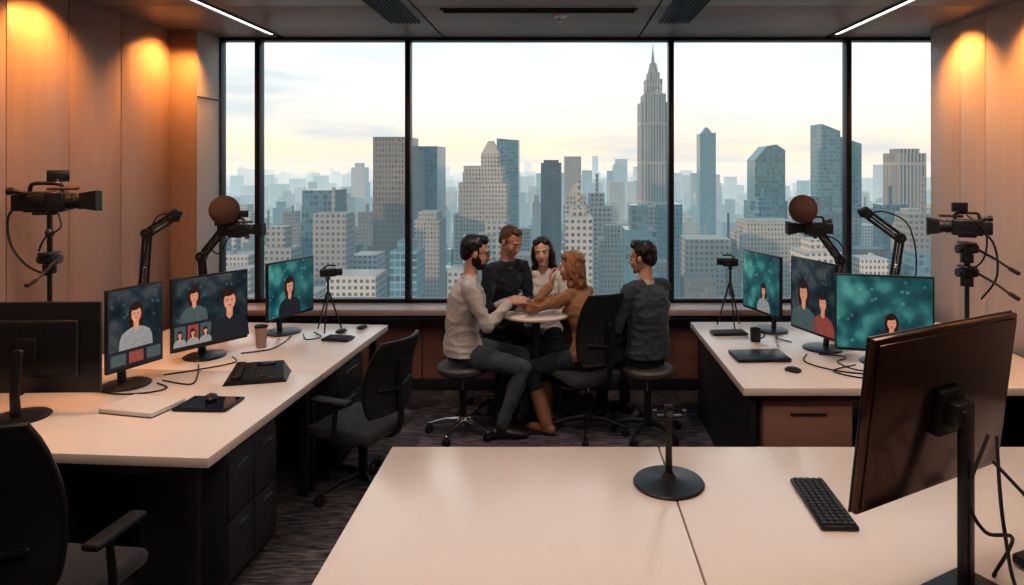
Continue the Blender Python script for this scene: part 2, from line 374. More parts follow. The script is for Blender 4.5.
while y<9000:
    st=30 if y<1400 else (46 if y<3000 else 95)
    x=-.62*y-60
    while x<.66*y+60:
        w=st*rng.uniform(.45,.92); d=st*rng.uniform(.5,.9); x0=x+rng.uniform(0,st*.1); y0=y+rng.uniform(0,st*.2)
        if clear(x0,x0+w,y0,y0+d) and not water(x,y):
            lim=300-.2*y if y<1400 else 20
            hgt=max(25,lim)+abs(rng.gauss(0,1))*(34 if y<1400 else 48)
            if y<1400: hgt=min(hgt,278-.02*y)
            if 2200<y<5200 and -.12<x/y<.22 and rng.random()<.2: hgt+=rng.uniform(60,200)
            elif y>900 and rng.random()<.10: hgt+=rng.uniform(50,140)
            hgt=min(hgt,334)
            t=rng.random()**1.5; m=0 if rng.random()<.58 else (1 if rng.random()<.62 else 2)
            z1=GZ+hgt; city.box(x0,x0+w,y0,y0+d,z1,t,m)
            if y<2200 and rng.random()<.6:
                city.box(x0+w*.2,x0+w*.75,y0+d*.2,y0+d*.8,z1+rng.uniform(4,14),t*.9,m,z1-1)
            if y<1600 and rng.random()<.35: city.box(x0+w*.45,x0+w*.55,y0+d*.45,y0+d*.55,z1+rng.uniform(14,24),t,m,z1-1)
        x+=st*1.08
    y+=st*1.12
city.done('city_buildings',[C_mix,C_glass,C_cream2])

# ------------------------------------------------------------------ sky
w=bpy.data.worlds.new('World'); SC.world=w; w.use_nodes=True
n=w.node_tree.nodes; l=w.node_tree.links; bg=n['Background']
tc=n.new('ShaderNodeTexCoord'); sp=n.new('ShaderNodeSeparateXYZ'); l.new(tc.outputs['Generated'],sp.inputs[0])
mr=n.new('ShaderNodeMapRange'); mr.inputs['From Max'].default_value=.35; l.new(sp.outputs[2],mr.inputs['Value'])
r=n.new('ShaderNodeValToRGB'); e=r.color_ramp.elements
e[0].position=0; e[0].color=(.92,.76,.64,1); e[1].position=1; e[1].color=(.42,.56,.68,1)
for p,c in ((.05,(1,.79,.60,1)),(.15,(1,.87,.74,1)),(.30,(.97,.94,.88,1)),(.5,(.82,.89,.92,1))): k=e.new(p); k.color=c
l.new(mr.outputs[0],r.inputs[0])
mp=n.new('ShaderNodeMapping'); mp.inputs['Scale'].default_value=(2.4,2.4,15); mp.inputs['Location'].default_value=(.7,0,.35); l.new(tc.outputs['Generated'],mp.inputs[0])
ns=n.new('ShaderNodeTexNoise'); ns.inputs['Scale'].default_value=1.5; ns.inputs['Detail'].default_value=8; ns.inputs['Roughness'].default_value=.55; l.new(mp.outputs[0],ns.inputs['Vector'])
cr=n.new('ShaderNodeValToRGB'); cr.color_ramp.elements[0].position=.47; cr.color_ramp.elements[1].position=.66; l.new(ns.outputs['Fac'],cr.inputs[0])
mm=n.new('ShaderNodeMath'); mm.operation='MULTIPLY'; mm.inputs[1].default_value=.75; l.new(cr.outputs[0],mm.inputs[0])
mx=n.new('ShaderNodeMix'); mx.data_type='RGBA'; l.new(mm.outputs[0],mx.inputs['Factor']); l.new(r.outputs[0],mx.inputs['A']); mx.inputs['B'].default_value=(.56,.63,.67,1)
l.new(mx.outputs['Result'],bg.inputs[0]); bg.inputs[1].default_value=1.10

# ------------------------------------------------------------------ lights
def area(name,loc,sx,sy,power,col,rot=(0,0,0)):
    d=bpy.data.lights.new(name,'AREA'); d.shape='RECTANGLE'; d.size=sx; d.size_y=sy; d.energy=power; d.color=col
    o=bpy.data.objects.new(name,d); o.location=loc; o.rotation_euler=rot; COL.objects.link(o); return o
WARM=(1,.80,.67)
area('ceiling_panel_lamp',(-1.6,2.6,3.0),.5,1.8,21,WARM); area('ceiling_panel_lamp',(1.6,2.6,3.0),.5,1.8,19,WARM)
area('ceiling_panel_lamp',(0,1.6,3.0),1.2,.5,20,WARM)
def spot(name,loc,tgt,power,col,ang=70,rad=.03,bl=.8):
    d=bpy.data.lights.new(name,'SPOT'); d.energy=power; d.color=col; d.spot_size=math.radians(ang); d.spot_blend=bl; d.shadow_soft_size=rad
    o=bpy.data.objects.new(name,d); o.location=loc; o.rotation_euler=(V(tgt)-V(loc)).to_track_quat('-Z','Y').to_euler(); COL.objects.link(o)
OR=(1,.40,.09)
for y,p in ((3.4,42),(4.15,58),(5.38,62)): spot('wall_washer_lamp',(-2.92,y,3.03),(-3.22,y,2.3),p,OR,112)
for y in (4.3,5.15): spot('wall_washer_lamp',(2.80,y,3.03),(3.09,y,2.4),42,OR,108)
spot('ceiling_spot_lamp',(-.1,4.4,3.02),(-.1,5.2,.8),60,WARM,75,.08)
spot('ceiling_spot_lamp',(-2.1,3.6,3.02),(-2.1,4.2,.7),42,WARM,85,.08)
spot('ceiling_spot_lamp',(2.1,3.6,3.02),(2.0,4.4,.7),42,WARM,85,.08)
d=bpy.data.lights.new('sun','SUN'); d.energy=3.8; d.color=(1,.64,.38); d.angle=.03
o=bpy.data.objects.new('sun',d); o.rotation_euler=V((.85,.42,-.25)).to_track_quat('-Z','Y').to_euler(); o.location=(-20,-20,30); COL.objects.link(o)

# ------------------------------------------------------------------ desks
DZ=.72
def desk_top(b,x0,x1,y0,y1,th=.045):
    b.box(((x0+x1)/2,(y0+y1)/2,DZ-th/2),(x1-x0,y1-y0,th),M_desk,bev=.004)
rzL=math.radians(-4.2)
b=MB()
desk_top(b,-1.62,0,0,1.17); desk_top(b,-1.62,0,1.176,2.38)
for y in (.06,1.14,1.22,2.32):
    b.box((-.1,y,.337),(.05,.04,.675),M_steel,bev=.004); b.box((-1.5,y,.337),(.05,.04,.675),M_steel,bev=.004); b.box((-.8,y,.645),(1.4,.03,.05),M_steel,bev=.003)
b.box((-.95,1.18,.36),(1.2,.02,.55),M_dark,bev=.002); b.box((-.95,2.33,.36),(1.2,.02,.6),M_dark,bev=.002)
b.box((-.75,.1,.36),(.02,.9,.6),M_dark,bev=.002)
b.done('office_desk',(-1.51,2.93,0),rzL)
def pedestal(name,loc,rz,w,d,h,m,face='x',cols=2,rows=3):
    b=MB(); b.box((0,0,h/2+.03),(w,d,h-.03),m,bev=.006); b.box((0,0,.02),(w-.06,d-.06,.03),M_blackm,bev=.002)
    for i in range(cols):
        for j in range(rows):
            dy=d/cols; hh=(h-.07)/rows
            if face=='x':
                y=-d/2+dy*(i+.5); z=.065+hh*(j+.5); b.box((w/2+.006,y,z),(.016,dy-.012,hh-.012),m,bev=.004)
                b.box((w/2+.02,y,z+hh*.32),(.012,dy*.45,.01),M_chrome,bev=.003)
            else:
                dx=w/cols; x=-w/2+dx*(i+.5); z=.065+hh*(j+.5); b.box((x,-d/2-.006,z),(dx-.012,.016,hh-.012),m,bev=.004)
                b.box((x,-d/2-.02,z+hh*.32),(dx*.4,.012,.01),M_steel,bev=.003)
    for x in (-w/2+.05,w/2-.05):
        for y in (-d/2+.05,d/2-.05): b.cyl((x-.01,y,.018),(x+.01,y,.018),.018,M_blackm,12)
    return b.done(name,loc,rz)
pedestal('drawer_cabinet',(-1.72,3.36,0),rzL,.42,.46,.63,M_dark2,'x',2,2)
pedestal('drawer_cabinet',(-1.62,4.62,0),rzL,.40,.44,.63,M_dark2,'x',1,3)
b=MB(); desk_top(b,1.03,3.0,3.83,5.4)
b.box((1.10,4.62,.337),(.04,1.46,.675),M_dark,bev=.003); b.box((2.1,5.34,.38),(1.9,.02,.5),M_dark,bev=.002); b.box((2.9,4.6,.337),(.04,1.4,.675),M_dark,bev=.003)
b.done('office_desk')
pedestal('wood_drawer_cabinet',(1.42,4.15,0),0,.52,.46,.60,M_box,'y',1,2)
pedestal('drawer_cabinet',(2.2,4.2,0),0,.42,.5,.60,M_dark2,'y',1,3)
b=MB(); desk_top(b,-.75,.437,1.0,3.05); desk_top(b,.443,2.6,1.0,3.05)
for x in (-.62,.30,.58,2.45):
    for y in (1.1,2.9): b.box((x,y,.337),(.06,.06,.675),M_steel,bev=.004)
b.box((.9,2.9,.64),(3.1,.03,.06),M_steel,bev=.003); b.box((.9,1.1,.64),(3.1,.03,.06),M_steel,bev=.003)
b.done('meeting_table')
b=MB(); b.lathe([(.0,.832),(.265,.832),(.275,.840),(.275,.852),(.265,.86),(.0,.86)],M_desk,segs=64)
b.cyl((0,0,.03),(0,0,.832),.030,M_steel); b.lathe([(0,0),(.20,0),(.20,.012),(.05,.03),(0,.03)],M_steel,segs=48); b.done('round_table',(-.18,5.16,0))
b=MB(); b.box((0,0,.001),(.21,.15,.0016),M_paper,bev=0,rot=(0,0,.3)); b.box((.05,.07,.003),(.2,.14,.0016),M_paper,bev=0,rot=(0,0,-.25)); b.done('paper_sheets',(-.20,5.06,.861))

# ------------------------------------------------------------------ chairs
def star(b,r=.30,m=M_black,hz=.10):
    for k in range(5):
        a=2*math.pi*k/5+.3; c,s=math.cos(a),math.sin(a)
        b.tube([(c*.02,s*.02,hz),(c*r*.5,s*r*.5,hz-.005),(c*r,s*r,hz-.035)],[(.022,.02),(.018,.015),(.013,.012)],m,10)
        b.cyl((c*r,s*r,.03),(c*r,s*r,.07),.007,M_steel,8)
        t=V((-s,c,0))
        for q in (-1,1):
            p=V((c*r,s*r,.027)); b.lathe([(.008,-.009),(.024,-.009),(.027,-.005),(.027,.005),(.024,.009),(.008,.009)],M_blackm,p+t*q*.013,18,axis=t)
    b.cyl((0,0,.06),(0,0,.13),.032,m)
def stool(name,loc,seat,rz=0,m=M_chrome):
    b=MB(); star(b,.25,m,.10); b.cyl((0,0,.12),(0,0,seat*.62),.025,M_blackm); b.cyl((0,0,seat*.6),(0,0,seat-.06),.014,M_chrome)
    b.lathe([(0,seat-.085),(.10,seat-.085),(.17,seat-.07),(.188,seat-.05),(.19,seat-.025),(.175,seat-.008),(.10,seat),(0,seat)],M_cush,segs=40)
    b.lathe([(.02,seat-.10),(.11,seat-.10),(.11,seat-.085),(.02,seat-.085)],M_steel)
    return b.done(name,loc,rz)
def sheet(b,w,h,z0,y0,curve,lean,mt,th=.018,nx=12,nz=12,rc=.18):
    vs=[];fs=[]
    for side in (0,1):
        for j in range(nz+1):
            for i in range(nx+1):
                u=i/nx*2-1; v=j/nz*2-1
                uu=u*math.sqrt(max(0,1-.28*abs(v)**5)); 
                ww=w*(1-.10*max(0,v)) 
                x=uu*ww/2; z=z0+(v+1)/2*h
                y=y0+curve*(u*u)-lean*(v+1)/2+.03*math.cos(v*2.2)+(-th/2 if side==0 else th/2)
                vs.append((x,y,z))
    N=(nx+1)*(nz+1)
    for j in range(nz):
        for i in range(nx):
            a=j*(nx+1)+i; fs.append((a,a+1,a+nx+2,a+nx+1)); fs.append((N+a,N+a+nx+1,N+a+nx+2,N+a+1))
    br=[j*(nx+1) for j in range(nz+1)]; bl=[j*(nx+1)+nx for j in range(nz+1)]; bb=list(range(nx+1)); bt=[nz*(nx+1)+i for i in range(nx+1)]
    for e in (br,bl,bb,bt):
        for a,c in zip(e[:-1],e[1:]): fs.append((a,c,N+c,N+a))
    b.raw(vs,fs,mt)
    out=[vs[k] for k in bb]+[vs[k] for k in bl[1:]]+[vs[k] for k in reversed(bt[:-1])]+[vs[k] for k in reversed(br[:-1])]
    return [V(p)+V((0,th/2,0)) for p in out]
def office_chair(name,loc,rz,seat=.46,bh=.52,arms=True,w=.46):
    b=MB(); star(b,.29,M_black,.10); b.cyl((0,0,.12),(0,0,seat*.6),.027,M_blackm); b.cyl((0,0,seat*.55),(0,0,seat-.08),.016,M_chrome)
    b.box((0,0,seat-.085),(.18,.24,.04),M_black,bev=.012)
    b.box((0,.01,seat-.035),(.48,.46,.07),M_fabric,bev=.032,segs=4)
    edge=sheet(b,w,bh,seat+.09,-.235,.055,.07,M_mesh)
    b.tube(edge,.012,M_black,8)
    b.tube([(0,-.05,seat-.09),(0,-.22,seat-.07),(0,-.275,seat+.03),(0,-.265,seat+.22),(0,-.28,seat+.38)],[(.03,.014),(.03,.014),(.028,.014),(.022,.012),(.02,.01)],M_black,10,smooth=3,side=(1,0,0))
    b.tube([(-.15,-.235,seat+.24),(0,-.262,seat+.22),(.15,-.235,seat+.24)],.012,M_black,8,smooth=4)
    if arms:
        for q in (-1,1):
            b.tube([(q*.12,.0,seat-.085),(q*.26,-.0,seat-.06),(q*.285,-.02,seat+.02),(q*.28,-.03,seat+.17)],[.014,.015,.015,.013],M_black,10,smooth=4)
            b.box((q*.28,.0,seat+.19),(.07,.25,.028),M_blackm,bev=.013,segs=3)
    return b.done(name,loc,rz)
office_chair('office_chair',(-1.20,4.16,0),math.radians(68),.43,.42)
office_chair('office_chair',(-1.90,2.52,0),math.radians(-6),.46,.58,w=.48)
chF=V((-.5,.85,0)).normalized()
office_chair('office_chair',(.21,5.06,0),math.atan2(-chF.x,chF.y),.46,.50,arms=False,w=.42)
stool('swivel_stool',(-.71,5.0,0),.52,.3); stool('swivel_stool',(.64,4.98,0),.51,.1,M_black); stool('swivel_stool',(-.50,5.5,0),.58); stool('swivel_stool',(-.13,5.66,0),.50)

# ------------------------------------------------------------------ monitors etc.
def disc(b,c,rx,rz,y,mt,seg=20,z0=-9):
    pts=[(c[0]+rx*math.cos(2*math.pi*k/seg),y,max(z0,c[1]+rz*math.sin(2*math.pi*k/seg))) for k in range(seg)]
    b.raw(pts,[tuple(range(seg))],mt)
def quad(b,x0,x1,z0,z1,y,mt): b.raw([(x0,y,z0),(x1,y,z0),(x1,y,z1),(x0,y,z1)],[(0,1,2,3)],mt)
def figure(b,cx,zb,h,y,shirt,longh=True):
    disc(b,(cx,zb+h*(.63 if longh else .70)),h*(.165 if longh else .12),h*(.29 if longh else .18),y,M_shair)
    pts=[(cx-h*.36,y-.0004,zb),(cx-h*.34,y-.0004,zb+h*.20),(cx-h*.29,y-.0004,zb+h*.31),(cx-h*.19,y-.0004,zb+h*.375),(cx-h*.07,y-.0004,zb+h*.42),(cx,y-.0004,zb+h*.34),(cx+h*.07,y-.0004,zb+h*.42),(cx+h*.19,y-.0004,zb+h*.375),(cx+h*.29,y-.0004,zb+h*.31),(cx+h*.34,y-.0004,zb+h*.20),(cx+h*.36,y-.0004,zb)]
    quad(b,cx-h*.055,cx+h*.055,zb+h*.33,zb+h*.55,y-.0003,M_sskin)
    b.raw(pts,[tuple(range(len(pts)))],shirt)
    disc(b,(cx,zb+h*.66),h*.105,h*.155,y-.0012,M_sskin)
    disc(b,(cx-h*.03,zb+h*.81),h*.12,h*.07,y-.0016,M_shair)
    for q in (-1,1): disc(b,(cx+q*h*.04,zb+h*.68),h*.018,h*.010,y-.0018,M_shair,8)
    disc(b,(cx,zb+h*.585),h*.032,h*.010,y-.0018,M_sred,8)
def monitor(name,loc,rz,w,h,zc,style,back=M_black,base='round',tilt=0):
    b=MB(); X=Matrix.Translation((0,-.04,zc))@Matrix.Rotation(tilt,4,'X')
    b.M=X
    big=base!='round'
    b.box((0,0,0),(w,.022 if not big else .024,h),back,bev=.006)
    if big:
        b.box((0,.015,0),(w-.03,.010,h-.03),back,bev=.004); b.box((0,.03,0),(.12,.03,.14),M_blackm,bev=.008)
        b.box((0,-.011,0),(w+.004,.006,h+.004),M_black,bev=.002)
    else:
        b.box((0,.02,0),(w*.72,.03,h*.62),back,bev=.014,segs=3)
        b.box((0,.04,0),(.11,.02,.11),M_blackm,bev=.006)
        for k in range(7): b.box((-.09+.03*k,.0355,h*.22),(.016,.003,.03),M_blackm,bev=0)
    sw,sh=w-.022,h-.03; zo=.004
    sm={'teal':M_scrT,'navy':M_scrN,'grid':M_scrN,'off':M_blackm,'green':M_scrT,'solo':M_scrN}[style]
    y=-.0118 if not big else -.0145; b.raw([(-sw/2,y,-sh/2+zo),(sw/2,y,-sh/2+zo),(sw/2,y,sh/2+zo),(-sw/2,y,sh/2+zo)],[(0,1,2,3)],sm)
    y-=.0006; zb=-sh/2+zo
    if style=='teal': figure(b,-.02,zb,sh*.80,y,M_sdark)
    if style=='green': figure(b,sw*.08,zb,sh*.55,y,M_sshirt)
    if style=='solo':
        figure(b,0,zb+sh*.22,sh*.66,y,M_sshirt); quad(b,-sw/2,sw/2,zb,zb+sh*.22,y-.002,M_sdark)
        for k in range(3): quad(b,-sw/2+.01+k*sw/3,-sw/2+(k+1)*sw/3-.01,zb+.015,zb+sh*.18,y-.0024,M_sred if k==1 else M_sgray)
    if style=='navy': figure(b,-sw*.20,zb,sh*.78,y,M_sgray); figure(b,sw*.24,zb,sh*.66,y,M_sred,False)
    if style=='grid':
        figure(b,-sw*.23,zb+sh*.36,sh*.56,y,M_sgray); figure(b,sw*.25,zb,sh*.88,y-.0025,M_sdark,False)
        quad(b,sw*.0,sw*.006,zb,zb+sh,y-.0022,M_sdark)
        quad(b,-sw/2,0,zb,zb+sh*.36,y-.002,M_sdark)
        for k in range(3):
            quad(b,-sw/2+.008+k*sw/6,-sw/2+(k+1)*sw/6-.004,zb+.012,zb+sh*.32,y-.0024,M_sgray if k!=1 else M_sred); figure(b,-sw/2+(k+.5)*sw/6,zb+.012,sh*.26,y-.0028,M_sshirt)
    b.M=Matrix.Identity(4)
    if big:
        b.box((0,.042,zc*.52),(.052,.026,zc*1.02),M_black,bev=.006); b.box((0,.022,zc),(.09,.05,.07),M_black,bev=.01)
        b.box((0,.057,zc*.42),(.016,.012,zc*.7),M_steel,bev=.003)
        b.box((0,.05,.007),(.26,.20,.014),M_black,bev=.005)
    else:
        b.tube([(0,.06,.012),(0,.07,zc*.5),(0,.045,zc)],[(.028,.012),(.024,.011),(.026,.012)],M_black,12,side=(1,0,0),smooth=3)
        b.lathe([(0,0),(.125,0),(.13,.005),(.12,.011),(.03,.016),(0,.016)],M_black,(0,.03,0),40)
    return b.done(name,loc,rz)
TOP=DZ+.001
def lookz(fx,fy): return math.atan2(fx,-fy)
monitor('computer_monitor',(-2.68,3.42,TOP),math.pi+.03,.70,.46,.33,'off')
monitor('computer_monitor',(-2.44,3.87,TOP),lookz(.93,-.36),.34,.46,.34,'solo')
monitor('computer_monitor',(-2.29,4.43,TOP),lookz(.82,-.57),.50,.46,.315,'grid')
monitor('computer_monitor',(-2.03,5.06,TOP),lookz(.93,-.36),.47,.42,.335,'teal')
monitor('computer_monitor',(1.55,5.12,TOP),lookz(-.95,-.30),.48,.45,.36,'green')
monitor('computer_monitor',(1.75,4.62,TOP),lookz(-.95,-.32),.46,.50,.355,'navy')
monitor('computer_monitor',(2.02,4.28,TOP),lookz(-.25,-.97),.57,.48,.325,'green')
pb=V((.48,-.88)); mm_=monitor('computer_monitor',(1.165,2.03,TOP),math.atan2(-pb.x,pb.y),.70,.51,.535,'off',back=M_bronze,base='rect',tilt=math.radians(-7))

def tablestand(b,z,r=.16,splay=True):
    for k in range(3):
        a=2*math.pi*k/3+.5; c,s=math.cos(a),math.sin(a)
        b.tube([(0,0,z*.45),(c*r*.6,s*r*.6,z*.2),(c*r,s*r,.012)],[.014,.011,.009],M_black,8); b.ell((c*r,s*r,.010),(.014,.014,.010),M_rubber)
        b.tube([(0,0,z*.22),(c*r*.62,s*r*.62,z*.19)],.005,M_steel,6)
    b.tube([(0,0,z*.15),(0,0,z)],.013,M_black,10)
def camcorder(b,c,yaw,s=1.0,pitch=0):
    M0=b.M; b.M=M0@Matrix.Translation(V(c))@Matrix.Rotation(yaw,4,'Z')@Matrix.Rotation(pitch,4,'X')@Matrix.Scale(s,4)
    b.box((0,0,0),(.12,.24,.14),M_black,bev=.015,segs=3); b.box((0,-.15,-.005),(.09,.08,.11),M_blackm,bev=.01)
    b.cyl((0,.12,0),(0,.2,0),.050,M_blackm,28); b.cyl((0,.14,0),(0,.16,0),.058,M_black,28); b.cyl((0,.19,0),(0,.215,0),.058,M_black,28)
    b.raw(*loft([(0,.21,0),(0,.31,0)],[(.080,.066),(.105,.092)],(1,0,1),4,False),M_blackm)
    b.lathe([(0,0),(.04,0),(.04,.004),(0,.008)],M_lens,(0,.216,0),24,axis=(0,1,0))
    b.tube([(0,.09,.065),(0,.085,.115),(0,.0,.125),(0,-.08,.12),(0,-.095,.065)],.013,M_black,10,smooth=4)
    b.box((-.03,.06,.175),(.03,.13,.08),M_black,rot=(0,0,.3),bev=.006); b.tube([(0,.06,.12),(-.02,.06,.15)],.008,M_steel,8)
    b.box((.065,-.04,.02),(.03,.1,.06),M_blackm,bev=.008); b.tube([(.06,-.1,.06),(.06,-.17,.075)],.018,M_black,14); b.cyl((.06,-.17,.075),(.06,-.20,.077),.026,M_rubber,20)
    b.tube([(.05,.03,.09),(.05,.2,.09)],.012,M_foam,12)
    b.box((0,0,-.08),(.07,.14,.02),M_steel,bev=.004)
    for k in range(4): b.cyl((-.061,-.06+.03*k,.02),(-.065,-.06+.03*k,.02),.008,M_steel,10)
    b.M=M0
def fluidhead(b,c):
    M0=b.M; b.M=M0@Matrix.Translation(V(c))
    b.cyl((0,0,-.05),(0,0,.0),.035,M_black); b.box((0,0,.03),(.09,.08,.05),M_black,bev=.012); b.cyl((-.06,0,.03),(.06,0,.03),.026,M_steel)
    b.tube([(.05,-.02,.03),(.09,-.16,-.02),(.1,-.24,-.05)],.008,M_black,8); b.tube([(.1,-.24,-.05),(.103,-.3,-.065)],.013,M_rubber,8); b.box((0,0,.065),(.06,.11,.014),M_steel,bev=.004)
    b.M=M0
b=MB(); tablestand(b,.62,.2); fluidhead(b,(0,0,.68)); b.tube([(0,0,.74),(0,0,.97)],.014,M_black); b.ell((0,0,.86),(.024,.024,.03),M_steel)
camcorder(b,(-.02,0,1.04),math.radians(-72),.84); b.tube([(-.14,.0,1.04),(-.22,-.02,.96),(-.20,-.03,.80),(-.12,-.02,.68),(-.02,0,.62)],.007,M_rubber,8,smooth=6)
b.tube([(.05,-.02,1.0),(.10,-.05,.90),(.02,-.06,.84),(-.04,-.03,.76)],.005,M_rubber,8,smooth=6)
b.done('video_camera_on_stand',(-2.93,3.92,TOP))
b=MB(); tablestand(b,.52,.2); fluidhead(b,(0,0,.58)); fluidhead(b,(0,0,.72)); b.tube([(0,0,.55),(0,0,.78)],.016,M_black); camcorder(b,(0,0,.88),math.radians(66),.68)
b.tube([(.0,.0,.9),(.12,-.05,.8),(.14,-.06,.6),(.10,.02,.45)],.006,M_rubber,8,smooth=6); b.tube([(.0,.0,.95),(.05,-.1,.86),(.02,-.12,.7),(-.03,0,.6)],.005,M_rubber,8,smooth=6)
b.done('video_camera_on_stand',(2.42,4.06,TOP))

def arm(b,pts,w=.017):
    pts=[V(p) for p in pts]
    for i,(a,c) in enumerate(zip(pts[:-1],pts[1:])):
        t=(c-a).normalized(); sd=V((0,1,0)); 
        up=t.cross(sd).normalized()
        for q in (-1,1):
            b.tube([a+up*q*w,c+up*q*w],.0105,M_black,8)
        b.tube([a+t*.03,c-t*.03],.008,M_steel,8)
        L=(c-a).length; N=60; hp=[]
        for k in range(N):
            f=k/(N-1); ang=f*2*math.pi*10; hp.append(a+t*(L*(.18+.5*f))+(up*math.cos(ang)+sd*math.sin(ang))*.012)
        b.tube(hp,.0025,M_chrome,5)
    for p in pts: b.lathe([(.0,-.028),(.032,-.028),(.036,-.02),(.036,.02),(.032,.028),(0,.028)],M_black,p,22,axis=(0,1,0)); b.lathe([(0,-.034),(.012,-.034),(.012,.034),(0,.034)],M_steel,p,14,axis=(0,1,0))
def clamp(b,p):
    p=V(p); b.cyl(p,p+V((0,0,.10)),.022,M_black); b.lathe([(0,0),(.06,0),(.06,.012),(.03,.02),(0,.02)],M_black,p,28)
b=MB(); clamp(b,(0,0,0)); b.tube([(0,0,.1),(0,0,.36)],.014,M_black); arm(b,[(0,0,.37),(.03,0,.79),(.20,0,.90)],.024)
b.box((.22,0,.91),(.06,.05,.08),M_black,rot=(0,.4,0),bev=.01); b.tube([(.2,0,.90),(.14,.0,.92),(.08,-.02,.86),(.02,-.03,.6),(-.03,-.03,.3),(0,-.02,.05)],.005,M_rubber,7,smooth=5)
b.done('microphone_boom_arm',(-2.78,4.55,TOP))
def micball(b,c,r,dr):
    c=V(c); dr=V(dr).normalized()
    b.ell(c,(r,r,r*1.02),M_foam,u=28,w=18); b.tube([c+dr*r*.8,c+dr*(r+.05)],[.03,.024],M_black,16); b.tube([c+dr*(r+.05),c+dr*(r+.14)],.018,M_steel,14)
b=MB(); clamp(b,(0,0,0)); b.tube([(0,0,.1),(0,0,.32)],.014,M_black); arm(b,[(0,0,.33),(-.02,0,.60),(.14,0,.80)],.02)
camcorder(b,(.22,0,.79),math.radians(-86),.62); b.tube([(.14,0,.80),(.16,0,.87)],.012,M_steel); micball(b,(.16,-.04,.93),.10,(.6,.3,-.9))
b.tube([(.18,0,.76),(.1,.0,.62),(.03,-.03,.66),(.0,-.04,.4),(.04,-.03,.1)],.005,M_rubber,7,smooth=5)
b.done('foam_microphone_on_arm',(-2.50,4.80,TOP))
b=MB(); clamp(b,(0,0,0)); b.tube([(0,0,.1),(0,0,.30)],.014,M_black); arm(b,[(0,0,.31),(.04,0,.56),(-.12,0,.78)],.02)
camcorder(b,(-.14,0,.79),math.radians(84),.64); b.tube([(-.18,0,.84),(-.22,0,.88)],.012,M_steel); micball(b,(-.24,-.04,.93),.10,(.5,.3,-.9))
b.tube([(-.1,0,.74),(.02,.0,.70),(.09,-.03,.55),(.05,-.04,.3),(.0,-.03,.1)],.005,M_rubber,7,smooth=5)
b.done('foam_microphone_on_arm',(1.97,4.90,TOP))
b=MB(); clamp(b,(0,0,0)); b.tube([(0,0,.1),(0,0,.38)],.015,M_black); arm(b,[(0,0,.39),(.05,0,.74),(-.18,0,.91)],.024)
b.box((-.20,0,.92),(.07,.05,.06),M_black,rot=(0,-.4,0),bev=.01); b.box((-.03,0,.42),(.14,.07,.08),M_blackm,bev=.02)
b.tube([(-.16,0,.91),(-.05,.0,.92),(.1,-.03,.82),(.14,-.04,.5),(.02,-.03,.1)],.005,M_rubber,7,smooth=5)
b.done('microphone_boom_arm',(2.30,4.72,TOP))
def minicam(name,loc,yaw,h):
    b=MB(); 
    for k in range(3):
        a=2*math.pi*k/3+.6; c,s=math.cos(a),math.sin(a); b.tube([(c*.01,s*.01,h*.72),(c*.10,s*.10,.006)],[.008,.005],M_black,8)
    b.tube([(0,0,h*.55),(0,0,h)],.009,M_black,8); b.ell((0,0,h),(.018,.018,.018),M_steel)
    b.M=Matrix.Translation((0,0,h+.045))@Matrix.Rotation(yaw,4,'Z')
    b.box((0,0,0),(.055,.12,.062),M_black,bev=.012); b.cyl((0,.06,0),(0,.1,0),.026,M_blackm,22); b.lathe([(0,0),(.021,0),(0,.006)],M_lens,(0,.1,0),20,axis=(0,1,0))
    b.box((-.045,.01,0),(.012,.08,.055),M_blackm,rot=(0,0,.3),bev=.003); b.tube([(0,-.03,.035),(0,.0,.055),(0,.05,.05)],.007,M_black,8)
    b.M=Matrix.Identity(4); return b.done(name,loc,0)
minicam('compact_camera_on_tripod',(-1.74,5.12,TOP),math.radians(-70),.39)
minicam('compact_camera_on_tripod',(1.31,5.25,TOP),math.radians(75),.45)

def keyboard(name,loc,rz,L=.42,Wd=.135):
    b=MB(); b.box((0,0,.009),(L,Wd,.016),M_black,bev=.005)
    nx,ny=15,5
    for j in range(ny):
        for i in range(nx):
            if j==0 and 4<=i<=8: continue
            b.box((-L/2+.018+i*(L-.036)/(nx-1),-Wd/2+.018+j*(Wd-.036)/(ny-1),.020),((L-.036)/(nx-1)-.005,(Wd-.036)/(ny-1)-.005,.007),M_key,bev=.0015,segs=1)
    b.box((-L/2+.018+6*(L-.036)/(nx-1),-Wd/2+.018,.020),(5*(L-.036)/(nx-1)-.005,(Wd-.036)/(ny-1)-.005,.007),M_key,bev=.0015,segs=1)
    return b.done(name,loc,rz)
keyboard('keyboard',(.972,2.53,TOP),math.radians(88),.36,.13); keyboard('keyboard',(-1.58,4.86,TOP),math.radians(-10),.2,.12); keyboard('keyboard',(1.24,5.02,TOP),math.radians(5),.26,.12)
def mouse(loc,rz):
    b=MB(); b.raw(*loft([(0,-.04,.011),(0,-.02,.014),(0,.01,.015),(0,.04,.010)],[(.024,.009),(.031,.014),(.030,.015),(.022,.009)],(1,0,0),20,True),M_black); b.cyl((-.004,.028,.022),(.004,.028,.022),.006,M_steel,12); b.done('computer_mouse',loc,rz)
mouse((-1.62,5.06,TOP),-.4); mouse((1.41,4.13,TOP),.9); mouse((-1.84,3.60,TOP+.017),.6); mouse((-1.50,5.18,TOP),-.4)
b=MB(); b.box((0,0,.012),(.31,.22,.020),M_paper,bev=.002); b.box((0,0,.0235),(.315,.225,.003),M_white,bev=.001); b.box((0,0,.0015),(.315,.225,.003),M_blackm,bev=.001); b.box((-.156,0,.012),(.004,.225,.024),M_white,bev=.001); b.done('notebook',(-2.15,3.52,TOP),-.22)
b=MB(); b.box((0,0,.008),(.28,.2,.014),M_black,bev=.006); b.box((0,0,.0155),(.26,.18,.001),M_lens,bev=0); b.done('tablet',(-1.83,3.56,TOP),-.05)
